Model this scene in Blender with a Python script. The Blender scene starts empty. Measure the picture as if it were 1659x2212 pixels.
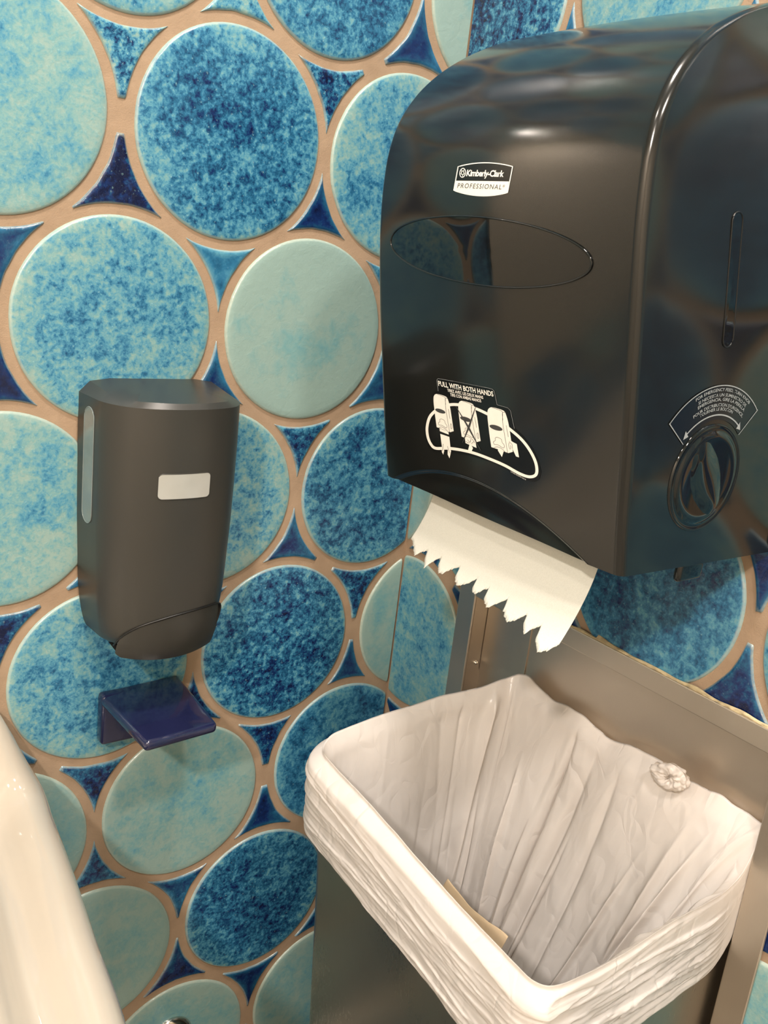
import bpy, bmesh, math, random
from mathutils import Vector, Matrix, noise
PI = math.pi
S = 0.22            # metres per tile pitch
ZO = 1.586          # height of the lattice origin above the floor
C = bpy.context.scene.collection
def W(x, y, z):     # wall units -> world metres (corner at x = y = 0)
    return Vector((x * S, y * S, z * S + ZO))

# ------------------------------------------------------------------ camera
cam_d = bpy.data.cameras.new('camera'); cam = bpy.data.objects.new('camera', cam_d); C.objects.link(cam)
cam_d.sensor_fit = 'HORIZONTAL'; cam_d.sensor_width = 36.0
cam_d.lens = 2026.54 / 1659 * 36.0; cam_d.clip_start = 0.02
Rm = ((0.80566927, -0.58147774, 0.11305161), (-0.07238234, -0.28605444, -0.95547562), (0.58792688, 0.76161440, -0.27255399))
M = Matrix(((Rm[0][0], -Rm[1][0], -Rm[2][0]), (Rm[0][1], -Rm[1][1], -Rm[2][1]), (Rm[0][2], -Rm[1][2], -Rm[2][2]))).to_4x4()
# image "down" is camera -y, so world y axis of camera = -row1
cam.matrix_world = Matrix.Translation(W(-3.35508, -4.10103, -0.39150)) @ M
bpy.context.scene.camera = cam
# ------------------------------------------------------------------ world, exposure, lights
sc = bpy.context.scene
sc.view_settings.view_transform = 'Standard'; sc.view_settings.look = 'None'
sc.view_settings.gamma = 1.0; sc.view_settings.use_curve_mapping = False
sc.view_settings.exposure = 0.0
wd = bpy.data.worlds.new('world'); sc.world = wd; wd.use_nodes = True
wd.node_tree.nodes['Background'].inputs[0].default_value = (0.5, 0.46, 0.4, 1)
wd.node_tree.nodes['Background'].inputs[1].default_value = 0.15
CEIL = 5.06; FLOOR = -ZO / S; XW = -11.5; YW = -12.0
LIGHTS = [(-1.9, -2.5, 22), (-9.0, -7.6, 80), (-5.6, -3.6, 6), (-2.8, -6.6, 23)]   # x, y, watts
LCOL = (1.0, 0.895, 0.80)

# ------------------------------------------------------------------ helpers
def link(o, parent=None):
    C.objects.link(o)
    if parent is not None:
        o.parent = parent
        o.matrix_parent_inverse = Matrix.Translation(-parent.location)
    return o
def obj(name, bm, mats, parent=None, smooth=True):
    me = bpy.data.meshes.new(name)
    bm.normal_update(); bm.to_mesh(me); bm.free()
    if not isinstance(mats, (list, tuple)): mats = [mats]
    for m in mats: me.materials.append(m)
    if smooth:
        for p in me.polygons: p.use_smooth = True
    return link(bpy.data.objects.new(name, me), parent)
def tag(o, label=None, cat=None, group=None, kind=None):
    if label: o['label'] = label
    if cat: o['category'] = cat
    if group: o['group'] = group
    if kind: o['kind'] = kind
    return o
def empty(name, loc, label, cat, group=None):
    o = bpy.data.objects.new(name, None); C.objects.link(o); o.location = loc
    o.empty_display_size = 0.02
    return tag(o, label, cat, group)
def sharp(o, ang=35):
    me = o.data; me.polygons.foreach_set('use_smooth', [True] * len(me.polygons))
    try: me.set_sharp_from_angle(angle=math.radians(ang))
    except Exception: pass
    return o
def interp(tab, t):
    if t <= tab[0][0]: return tab[0][1]
    for a, b in zip(tab, tab[1:]):
        if t <= b[0]:
            f = (t - a[0]) / (b[0] - a[0]); return a[1] + (b[1] - a[1]) * f
    return tab[-1][1]
def smooth_interp(tab, t):      # monotone-ish Catmull-Rom
    n = len(tab)
    if t <= tab[0][0]: return tab[0][1]
    if t >= tab[-1][0]: return tab[-1][1]
    for i in range(n - 1):
        a, b = tab[i], tab[i + 1]
        if t <= b[0]:
            h = b[0] - a[0]; f = (t - a[0]) / h
            m0 = (b[1] - tab[i - 1][1]) / (b[0] - tab[i - 1][0]) if i > 0 else (b[1] - a[1]) / h
            m1 = (tab[i + 2][1] - a[1]) / (tab[i + 2][0] - a[0]) if i + 2 < n else (b[1] - a[1]) / h
            f2, f3 = f * f, f * f * f
            return (2*f3 - 3*f2 + 1) * a[1] + (f3 - 2*f2 + f) * h * m0 + (-2*f3 + 3*f2) * b[1] + (f3 - f2) * h * m1
def sstep(a, b, x):
    t = max(0.0, min(1.0, (x - a) / (b - a))); return t * t * (3 - 2 * t)
def box(bm, x0, x1, y0, y1, z0, z1, mi=0):
    v = [bm.verts.new(W(x, y, z)) for x in (x0, x1) for y in (y0, y1) for z in (z0, z1)]
    for f in ((0,1,3,2), (4,6,7,5), (0,4,5,1), (2,3,7,6), (0,2,6,4), (1,5,7,3)):
        fc = bm.faces.new([v[i] for i in f]); fc.material_index = mi
    bmesh.ops.recalc_face_normals(bm, faces=bm.faces)
def bevel(bm, w, seg=3, ang=30):
    es = [e for e in bm.edges if len(e.link_faces) == 2 and e.calc_face_angle(0) > math.radians(ang)]
    bmesh.ops.bevel(bm, geom=es, offset=w * S, segments=seg, profile=0.5, affect='EDGES', clamp_overlap=True)
def grid(bm, nu, nv, f, closed_u=False, mi=0):
    V = [[bm.verts.new(f(i, j)) for i in range(nu)] for j in range(nv)]
    for j in range(nv - 1):
        for i in range(nu if closed_u else nu - 1):
            k = (i + 1) % nu
            fc = bm.faces.new((V[j][i], V[j][k], V[j + 1][k], V[j + 1][i])); fc.material_index = mi
    return V

# ------------------------------------------------------------------ materials
def mat(name, col=(0.5, 0.5, 0.5), rough=0.5, metal=0.0, spec=0.5, coat=0.0, coat_r=0.05):
    m = bpy.data.materials.new(name); m.use_nodes = True
    b = m.node_tree.nodes['Principled BSDF']
    b.inputs['Base Color'].default_value = (*col, 1); b.inputs['Roughness'].default_value = rough
    b.inputs['Metallic'].default_value = metal; b.inputs['Specular IOR Level'].default_value = spec
    b.inputs['Coat Weight'].default_value = coat; b.inputs['Coat Roughness'].default_value = coat_r
    return m
class NT:
    def __init__(s, m): s.t = m.node_tree; s.b = s.t.nodes['Principled BSDF']; s.oc = None
    def n(s, ty, **kw):
        nd = s.t.nodes.new(ty)
        for k, v in kw.items():
            if k in nd.inputs.keys(): nd.inputs[k].default_value = v
            else: setattr(nd, k, v)
        return nd
    def l(s, a, b): s.t.links.new(a, b)
    def obj(s):
        if s.oc is None: s.oc = s.n('ShaderNodeTexCoord').outputs['Object']
        return s.oc
    def noise(s, vec, scale, detail=3.0, rough=0.55, dist=0.0):
        nd = s.n('ShaderNodeTexNoise'); nd.inputs['Scale'].default_value = scale; nd.inputs['Detail'].default_value = detail
        nd.inputs['Roughness'].default_value = rough; nd.inputs['Distortion'].default_value = dist
        s.l(vec, nd.inputs['Vector']); return nd.outputs['Fac']
    def math(s, op, a, b=None, c=None, clamp=False):
        nd = s.n('ShaderNodeMath', operation=op); nd.use_clamp = clamp
        for i, v in enumerate((a, b, c)):
            if v is None: continue
            if hasattr(v, 'links'): s.l(v, nd.inputs[i])
            else: nd.inputs[i].default_value = v
        return nd.outputs[0]
    def ramp(s, fac, stops, interp='LINEAR'):
        nd = s.n('ShaderNodeValToRGB'); e = nd.color_ramp.elements; nd.color_ramp.interpolation = interp
        while len(e) < len(stops): e.new(0.5)
        for i, (p, c) in enumerate(stops):
            e[i].position = p; e[i].color = (*c, 1) if len(c) == 3 else c
        s.l(fac, nd.inputs[0]); return nd.outputs[0]
    def mix(s, fac, a, b):
        nd = s.n('ShaderNodeMix', data_type='RGBA')
        for i, v in ((0, fac), (6, a), (7, b)):
            if hasattr(v, 'links'): s.l(v, nd.inputs[i])
            else: nd.inputs[i].default_value = v if i == 0 else (*v, 1)
        return nd.outputs[2]
    def bump(s, h, strength=0.3, dist=0.002, normal=None):
        nd = s.n('ShaderNodeBump'); nd.inputs['Strength'].default_value = strength; nd.inputs['Distance'].default_value = dist
        s.l(h, nd.inputs['Height'])
        if normal is not None: s.l(normal, nd.inputs['Normal'])
        return nd.outputs[0]
    def rr(s, lo, hi, fac):
        nd = s.n('ShaderNodeMapRange'); nd.inputs['To Min'].default_value = lo; nd.inputs['To Max'].default_value = hi
        s.l(fac, nd.inputs[0]); return nd.outputs[0]

# grout
m_grout = mat('sandy_grout', (0.50, 0.37, 0.25), 0.9, spec=0.2); g = NT(m_grout)
n1 = g.noise(g.obj(), 30, 4); n2 = g.noise(g.obj(), 700, 3, 0.7)
g.l(g.mix(n1, (0.25, 0.175, 0.115), (0.39, 0.285, 0.195)), g.b.inputs['Base Color'])
g.l(g.bump(n2, 0.5, 0.0008, g.bump(n1, 0.4, 0.004)), g.b.inputs['Normal'])
# glazed tile: vertex attribute "glaze" = (blueness, seed, speckle, rim)
m_tile = mat('blue_glazed_tile', (0.1, 0.3, 0.4), 0.16, spec=0.5); g = NT(m_tile)
at = g.n('ShaderNodeAttribute', attribute_name='glaze')
sep = g.n('ShaderNodeSeparateColor'); g.l(at.outputs['Color'], sep.inputs[0])
blue, seed, speck, rim = sep.outputs[0], sep.outputs[1], sep.outputs[2], at.outputs['Alpha']
cmb = g.n('ShaderNodeCombineXYZ'); g.l(g.math('MULTIPLY', seed, 13.0), cmb.inputs[0]); g.l(g.math('MULTIPLY', seed, 29.0), cmb.inputs[1])
vm = g.n('ShaderNodeVectorMath', operation='ADD'); g.l(g.obj(), vm.inputs[0]); g.l(cmb.outputs[0], vm.inputs[1]); vec = vm.outputs[0]
big = g.noise(vec, 15, 3, 0.5, 0.6); med = g.noise(vec, 80, 6, 0.66, 0.35); fine = g.noise(vec, 210, 4, 0.65, 0.2); fin2 = g.noise(vec, 480, 3, 0.6)
v = g.math('ADD', blue, g.math('MULTIPLY', g.math('SUBTRACT', big, 0.5), 0.65))
v = g.math('ADD', v, g.math('MULTIPLY', g.math('MULTIPLY', g.math('SUBTRACT', med, 0.5), 2.0), g.math('ADD', 0.15, speck)))
v = g.math('ADD', v, g.math('MULTIPLY', g.math('MULTIPLY', g.math('SUBTRACT', fine, 0.5), 2.1), speck))
v = g.math('SUBTRACT', v, g.math('MULTIPLY', g.math('MULTIPLY', g.math('POWER', rim, 0.7), 0.22), g.math('ADD', 0.5, med)), clamp=True)
colr = g.ramp(v, [(0.0, (0.235, 0.345, 0.32)), (0.18, (0.16, 0.315, 0.325)), (0.38, (0.075, 0.245, 0.345)), (0.55, (0.024, 0.132, 0.25)),
                  (0.70, (0.011, 0.068, 0.145)), (0.85, (0.006, 0.020, 0.090)), (1.0, (0.004, 0.007, 0.032))])
vo = g.n('ShaderNodeTexVoronoi'); vo.inputs['Scale'].default_value = 230; g.l(vec, vo.inputs['Vector'])
dot = g.math('MULTIPLY', g.math('SUBTRACT', 0.34, vo.outputs['Distance'], clamp=True), 5.0, clamp=True)
dot = g.math('MULTIPLY', dot, g.math('MULTIPLY', g.math('SUBTRACT', fin2, 0.54, clamp=True), 9.0, clamp=True))
fleck = g.math('MULTIPLY', dot, g.math('MULTIPLY', speck, 1.5), clamp=True)
colr = g.mix(g.math('MULTIPLY', fleck, 0.6), colr, (0.30, 0.52, 0.54))
edge = g.math('MULTIPLY', g.math('SUBTRACT', rim, 0.74, clamp=True), g.math('MULTIPLY', fine, 4.5), clamp=True)
colr = g.mix(edge, colr, (0.42, 0.47, 0.40))
g.l(colr, g.b.inputs['Base Color'])
g.l(g.rr(0.10, 0.26, med), g.b.inputs['Roughness'])
g.l(g.bump(fine, 0.16, 0.0012, g.bump(med, 0.20, 0.004)), g.b.inputs['Normal'])

m_black = mat('smoked_black_plastic', (0.0085, 0.009, 0.0082), 0.15, spec=0.55); g = NT(m_black)
g.l(g.rr(0.10, 0.20, g.noise(g.obj(), 9, 3)), g.b.inputs['Roughness'])
g.l(g.bump(g.noise(g.obj(), 60, 2), 0.02, 0.0008), g.b.inputs['Normal'])
m_gloss = mat('polished_black_plastic', (0.006, 0.007, 0.007), 0.03, spec=0.5)
g = NT(m_gloss); g.l(g.rr(0.02, 0.05, g.noise(g.obj(), 20, 2)), g.b.inputs['Roughness'])
m_groove = mat('black_seam', (0.004, 0.004, 0.004), 0.4)
g = NT(m_groove); g.l(g.rr(0.3, 0.5, g.noise(g.obj(), 50, 2)), g.b.inputs['Roughness'])
m_stk = mat('sticker_film_black', (0.004, 0.004, 0.004), 0.22, spec=0.35)
g = NT(m_stk); g.l(g.rr(0.18, 0.28, g.noise(g.obj(), 80, 2)), g.b.inputs['Roughness'])
m_clear = mat('sticker_film_clear_dark', (0.006, 0.008, 0.012), 0.2, spec=0.4)
g = NT(m_clear); g.l(g.rr(0.16, 0.26, g.noise(g.obj(), 80, 2)), g.b.inputs['Roughness'])
m_white = mat('white_print', (0.80, 0.78, 0.72), 0.5)
g = NT(m_white); g.l(g.mix(g.noise(g.obj(), 200, 2), (0.76, 0.74, 0.68), (0.84, 0.82, 0.76)), g.b.inputs['Base Color'])
m_wgrey = mat('pale_grey_print', (0.42, 0.45, 0.45), 0.5)
g = NT(m_wgrey); g.l(g.mix(g.noise(g.obj(), 900, 2), (0.20, 0.22, 0.23), (0.42, 0.45, 0.46)), g.b.inputs['Base Color'])
m_ink = mat('dark_print', (0.03, 0.03, 0.03), 0.5)
g = NT(m_ink); g.l(g.mix(g.noise(g.obj(), 200, 2), (0.02, 0.02, 0.02), (0.06, 0.06, 0.06)), g.b.inputs['Base Color'])
m_soap = mat('charcoal_satin_plastic', (0.045, 0.044, 0.039), 0.36, spec=0.5); g = NT(m_soap)
g.l(g.mix(g.noise(g.obj(), 12, 3), (0.027, 0.0265, 0.023), (0.033, 0.032, 0.028)), g.b.inputs['Base Color'])
g.l(g.bump(g.noise(g.obj(), 1800, 2), 0.08, 0.0004), g.b.inputs['Normal'])
m_soapwin = mat('clear_grey_strip', (0.16, 0.20, 0.20), 0.12, spec=0.6)
g = NT(m_soapwin); g.l(g.mix(g.noise(g.obj(), 30, 3), (0.11, 0.14, 0.14), (0.20, 0.24, 0.24)), g.b.inputs['Base Color'])
m_label = mat('white_label_window', (0.66, 0.66, 0.60), 0.2)
g = NT(m_label); sx = g.n('ShaderNodeSeparateXYZ'); g.l(g.obj(), sx.inputs[0])
g.l(g.mix(g.noise(g.obj(), 25, 3), (0.30, 0.305, 0.27), (0.40, 0.41, 0.40)), g.b.inputs['Base Color'])
m_shelf = mat('navy_ceramic', (0.018, 0.022, 0.13), 0.09, spec=0.6, coat=0.3); g = NT(m_shelf)
g.l(g.mix(g.noise(g.obj(), 40, 4), (0.007, 0.009, 0.032), (0.013, 0.016, 0.055)), g.b.inputs['Base Color'])
g.l(g.bump(g.noise(g.obj(), 60, 2), 0.15, 0.001), g.b.inputs['Normal'])
m_sink = mat('white_porcelain', (0.5, 0.5, 0.5), 0.06, spec=0.5, coat=0.3); g = NT(m_sink)
nn = g.noise(g.obj(), 6, 2); g.l(g.bump(g.noise(g.obj(), 28, 2), 0.12, 0.002), g.b.inputs['Normal']); g.l(g.mix(nn, (0.40, 0.36, 0.30), (0.43, 0.39, 0.33)), g.b.inputs['Base Color'])
m_drop = mat('water', (0.9, 0.9, 0.9), 0.02); NT(m_drop).b.inputs['Transmission Weight'].default_value = 1.0; m_drop.node_tree.nodes['Principled BSDF'].inputs['IOR'].default_value = 1.33
m_chrome = mat('chrome', (0.75, 0.72, 0.66), 0.12, 1.0)
g = NT(m_chrome); g.l(g.rr(0.08, 0.2, g.noise(g.obj(), 50, 2)), g.b.inputs['Roughness'])
def steel(name, col, rough, stretch, anis=0.0):
    m = mat(name, col, rough, 1.0); g = NT(m)
    mp = g.n('ShaderNodeMapping'); mp.inputs['Scale'].default_value = stretch; g.l(g.obj(), mp.inputs[0])
    a = g.noise(mp.outputs[0], 60, 4, 0.6); b = g.noise(g.obj(), 7, 4, 0.6)
    g.l(g.mix(b, tuple(c * 0.88 for c in col), tuple(min(1, c * 1.12) for c in col)), g.b.inputs['Base Color'])
    g.l(g.math('ADD', rough, g.math('MULTIPLY', g.math('SUBTRACT', g.math('ADD', a, b), 1.0), 0.16)), g.b.inputs['Roughness'])
    g.l(g.bump(a, 0.06, 0.0006), g.b.inputs['Normal'])
    if anis: g.b.inputs['Anisotropic'].default_value = anis
    return m
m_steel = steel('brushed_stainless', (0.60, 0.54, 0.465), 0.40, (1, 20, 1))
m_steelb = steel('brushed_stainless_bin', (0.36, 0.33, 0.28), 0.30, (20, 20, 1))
m_towel = mat('bleached_paper_towel', (0.74, 0.71, 0.62), 0.95, spec=0.1); g = NT(m_towel)
g.l(g.mix(g.noise(g.obj(), 900, 3), (0.50, 0.50, 0.445), (0.62, 0.62, 0.57)), g.b.inputs['Base Color'])
g.l(g.bump(g.noise(g.obj(), 1100, 3), 0.35, 0.0006), g.b.inputs['Normal'])
m_brown = mat('used_tan_paper', (0.68, 0.53, 0.35), 0.9, spec=0.1); g = NT(m_brown)
g.l(g.mix(g.noise(g.obj(), 60, 4), (0.60, 0.45, 0.28), (0.76, 0.61, 0.42)), g.b.inputs['Base Color'])
# white bin liner: glossy film with some light through it
m_bag = bpy.data.materials.new('white_plastic_liner'); m_bag.use_nodes = True; g = NT(m_bag); b = g.b
b.inputs['Roughness'].default_value = 0.27; b.inputs['Specular IOR Level'].default_value = 0.5
n1 = g.noise(g.obj(), 9, 3, 0.5, 0.5)
g.l(g.mix(n1, (0.79, 0.755, 0.73), (0.85, 0.825, 0.805)), b.inputs['Base Color'])
mp = g.n('ShaderNodeMapping'); mp.inputs['Scale'].default_value = (1.0, 1.0, 0.6); g.l(g.obj(), mp.inputs[0])
def bil(sc, off, k):
    v2 = g.n('ShaderNodeVectorMath', operation='ADD'); g.l(mp.outputs[0], v2.inputs[0]); v2.inputs[1].default_value = (off, off * 2, 1)
    return g.math('ABSOLUTE', g.math('MULTIPLY', g.math('SUBTRACT', g.noise(v2.outputs[0], sc, 1.0, 0.4), 0.5), k))
rdg = g.math('MINIMUM', bil(13, 3, 4.0), g.math('MINIMUM', bil(22, 7, 4.5), bil(31, 11, 5.0)))
rdg = g.math('ADD', rdg, g.math('MULTIPLY', bil(55, 5, 2.0), 0.15))
g.l(g.bump(rdg, 0.45, 0.004), b.inputs['Normal'])
tr = g.n('ShaderNodeBsdfTranslucent'); tr.inputs[0].default_value = (0.84, 0.76, 0.67, 1)
mx = g.n('ShaderNodeMixShader'); mx.inputs[0].default_value = 0.42
out = [n for n in g.t.nodes if n.type == 'OUTPUT_MATERIAL'][0]
g.l(b.outputs[0], mx.inputs[1]); g.l(tr.outputs[0], mx.inputs[2]); g.l(mx.outputs[0], out.inputs[0])
m_beige = mat('beige_paint', (0.62, 0.54, 0.44), 0.6); g = NT(m_beige)
g.l(g.mix(g.noise(g.obj(), 2, 3), (0.70, 0.61, 0.49), (0.76, 0.67, 0.55)), g.b.inputs['Base Color'])
m_ceil = mat('white_ceiling_paint', (0.75, 0.72, 0.66), 0.8); g = NT(m_ceil)
g.l(g.mix(g.noise(g.obj(), 2, 3), (0.72, 0.69, 0.63), (0.77, 0.74, 0.68)), g.b.inputs['Base Color'])
m_floor = mat('grey_floor_tile', (0.25, 0.22, 0.19), 0.4); g = NT(m_floor)
br = g.n('ShaderNodeTexBrick'); br.offset = 0.0; br.inputs['Scale'].default_value = 3.0; br.inputs['Brick Width'].default_value = 1.0
br.inputs['Row Height'].default_value = 1.0; br.inputs['Mortar Size'].default_value = 0.012
br.inputs['Color1'].default_value = (0.23, 0.20, 0.17, 1); br.inputs['Color2'].default_value = (0.28, 0.25, 0.21, 1); br.inputs['Mortar'].default_value = (0.12, 0.11, 0.1, 1)
g.l(g.obj(), br.inputs[0]); g.l(br.outputs[0], g.b.inputs['Base Color'])
m_mirror = mat('mirror_glass', (0.86, 0.86, 0.85), 0.01, 1.0)
m_lamp = mat('lamp_diffuser', (1, 1, 1), 0.5); b = m_lamp.node_tree.nodes['Principled BSDF']
b.inputs['Emission Color'].default_value = (1.0, 0.88, 0.74, 1); b.inputs['Emission Strength'].default_value = 9.0
m_caulk = mat('yellowed_caulk', (0.42, 0.33, 0.17), 0.6); g = NT(m_caulk)
g.l(g.mix(g.noise(g.obj(), 120, 4), (0.16, 0.12, 0.06), (0.62, 0.52, 0.32)), g.b.inputs['Base Color'])

# ------------------------------------------------------------------ the tiled walls
RT, H = 0.4557, 0.857
# frame opening in the right-hand wall (distance from corner, height)
FO = (0.56, 2.56, -7.0, -2.11)      # s0, s1, z0, z1: tiles stop here, the flange covers the joint
def bisect(bm, co, no):             # keep the side the normal points to
    geom = bm.verts[:] + bm.edges[:] + bm.faces[:]
    bmesh.ops.bisect_plane(bm, geom=geom, plane_co=co, plane_no=no, clear_inner=True, clear_outer=False, dist=1e-6)
def outline_circle(cx, cz, r, n, seed):
    return [(cx + (r + 0.0035 * noise.noise(Vector((math.cos(a) * 1.3, math.sin(a) * 1.3, seed)))
             + 0.0016 * noise.noise(Vector((math.cos(a) * 9, math.sin(a) * 9, seed)))) * math.cos(a),
             cz + r * math.sin(a)) for a in [2 * PI * i / n for i in range(n)]]
def outline_delta(cs, R, cap, seed, n=20):
    gx = sum(c[0] for c in cs) / 3; gz = sum(c[1] for c in cs) / 3
    tips = []
    for i in range(3):
        a, b = cs[i], cs[(i + 1) % 3]
        mxp, mzp = (a[0] + b[0]) / 2, (a[1] + b[1]) / 2
        tips.append((math.atan2(mzp - gz, mxp - gx), math.hypot(mxp - gx, mzp - gz)))
    tips.sort(); pts = []
    for k in range(3):
        t0, d0 = tips[k]; t1 = tips[(k + 1) % 3][0] + (2 * PI if k == 2 else 0); d1 = tips[(k + 1) % 3][1]
        mid = (t0 + t1) / 2
        angs = [t0 + (mid - t0) * (i / n) ** 2.4 for i in range(n)] + [t1 - (t1 - mid) * ((n - i) / n) ** 2.4 for i in range(n)]
        for a in angs:
            dx, dz = math.cos(a), math.sin(a); best = 9
            for (x, z, r) in cs:
                fx, fz = gx - x, gz - z; bb = fx * dx + fz * dz; cc = fx * fx + fz * fz - (r + R) ** 2; di = bb * bb - cc
                if di > 0:
                    t = -bb - math.sqrt(di)
                    if t > 0: best = min(best, t)
            dev = min(abs(a - t0), abs(t1 - a)); lim = (d0 if abs(a - t0) < abs(t1 - a) else d1) - cap
            best = min(best, lim / max(math.cos(dev), 0.2))
            best += 0.004 * noise.noise(Vector((gx + dx * best * 1.0, gz + dz * best, seed)) * 14)
            pts.append((gx + dx * best, gz + dz * best))
    return pts, (gx, gz)
def ring_tile(loops, centre, pos, col, rims):
    """loops: list of (outline, height); pos(u, z, h) -> Vector"""
    bm = bmesh.new(); lay = bm.verts.layers.float_color.new('glaze'); V = []
    for (pts, h), rv in zip(loops, rims):
        row = []
        for (u, z) in pts:
            v = bm.verts.new(pos(u, z, h)); v[lay] = (col[0], col[1], col[2], rv); row.append(v)
        V.append(row)
    n = len(V[0])
    for a, b in zip(V, V[1:]):
        for i in range(n):
            k = (i + 1) % n; bm.faces.new((a[i], a[k], b[k], b[i]))
    c = bm.verts.new(pos(centre[0], centre[1], loops[-1][1])); c[lay] = (col[0], col[1], col[2], 0.0)
    for i in range(n): bm.faces.new((V[-1][i], V[-1][(i + 1) % n], c))
    for f in bm.faces: f.material_index = 1; f.smooth = True
    return bm
def circle_tile(cx, cz, r, pos, col, n=72):
    L = []; rims = []
    for dr, h, rv in ((0, -0.024, 1), (0.002, -0.010, 1), (0.007, -0.003, 0.95), (0.015, 0.000, 0.75), (0.04, 0.002, 0.35), (0.10, 0.002, 0.08), (0.2, 0.003, 0.0), (0.32, 0.004, 0.0)):
        L.append((outline_circle(cx, cz, r - dr, n, col[1] * 7), h)); rims.append(rv)
    return ring_tile(L, (cx, cz), pos, col, rims)
def delta_tile(cs, pos, col):
    L = []; rims = []; c = None
    for R, cap, h, rv in ((0.040, 0.065, -0.024, 1), (0.044, 0.070, -0.009, 0.95), (0.050, 0.080, -0.003, 0.8), (0.062, 0.10, -0.002, 0.45)):
        p, c = outline_delta(cs, R, cap, col[1] * 5); L.append((p, h)); rims.append(rv)
    for k, rv in ((.86, .2), (.6, 0.0), (.3, 0.0)):
        L.append(([(c[0] + (a - c[0]) * k, c[1] + (b - c[1]) * k) for a, b in L[3][0]], -.002 - .002 * (1 - k))); rims.append(rv)
    return ring_tile(L, c, pos, col, rims)
def append(dst, src):
    me = bpy.data.meshes.new('tmp'); src.to_mesh(me); src.free(); dst.from_mesh(me); bpy.data.meshes.remove(me)

posA = lambda u, z, h: W(u, -h, z)           # left wall: u = x
posB = lambda u, z, h: W(-h, -u, z)          # right wall: u = distance from corner
# measured centres and glaze tones (blueness, speckle) of the tiles in view
TA = {(-1, 0): (-2.3226, -0.0004, .4554, .27, .32), (0, 0): (-1.2942, .0003, .4598, .57, .5), (1, 0): (-.3082, -.0143, .4554, .36, .42),
      (-1, 2): (-1.8073, .845, .4559, .50, .45), (0, 2): (-.8117, .8663, .4555, .64, .5), (1, 2): (.188, .857, .4557, .05, .06),
      (-1, -2): (-1.8049, -.8557, .4585, .36, .45), (0, -2): (-.814, -.8565, .4536, .03, .08),
      (-1, -4): (-2.2901, -1.7008, .4493, .22, .35), (0, -4): (-1.2802, -1.711, .4563, .33, .5), (1, -4): (-.2962, -1.7078, .454, .58, .5),
      (-1, -6): (-1.8126, -2.5814, .4559, .42, .45), (0, -6): (-.8235, -2.5733, .4581, .62, .6), (1, -6): (.1951, -2.5702, .4556, .16, .12),
      (-1, -8): (-2.315, -3.4627, .455, .12, .10), (0, -8): (-1.3346, -3.4325, .4531, .12, .22), (1, -8): (-.3071, -3.3882, .4567, .60, .35),
      (-1, -10): (-1.8156, -4.2923, .4554, .10, .12), (0, -10): (-.8059, -4.2642, .4641, .66, .5),
      (0, -12): (-1.297, -5.1452, .4559, .14, .12), (1, -10): (.19, -4.27, .4557, .16, .15), (1, -12): (-.30, -5.14, .4557, .2, .15)}
TB = {(0, -6): (.1242, -2.5835, .4592, .36, .3), (-1, -4): (-.2835, -1.6924, .4575, .12, .1), (0, -4): (.66, -1.70, .4557, .40, .4),
      (1, -4): (1.7275, -1.6815, .4577, .60, .35), (2, -4): (2.7433, -1.696, .453, .42, .4), (0, 2): (.185, .80, .47, .66, .7),
      (1, 2): (1.19, .85, .4557, .26, .35), (1, -6): (1.16, -2.58, .4557, .3, .3), (2, -8): (2.70, -3.46, .4557, .2, .2),
      (3, -6): (3.2, -2.55, .4557, .5, .3)}
DT = [(-1.80, .29, .60, .8), (-1.30, .56, .56, .6), (-.81, .29, .74, .7), (-1.305, -.57, .58, .10), (-1.8, -.285, 1.0, .35), (-.8, -.29, .88, .1),
      (-.31, .56, .80, .06), (-.31, -.57, .72, .3), (-.79, -1.42, .72, .6), (-.30, -2.28, .76, .6), (-.8, -2.0, .84, .15), (-.30, -1.13, .8, .1)]
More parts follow.
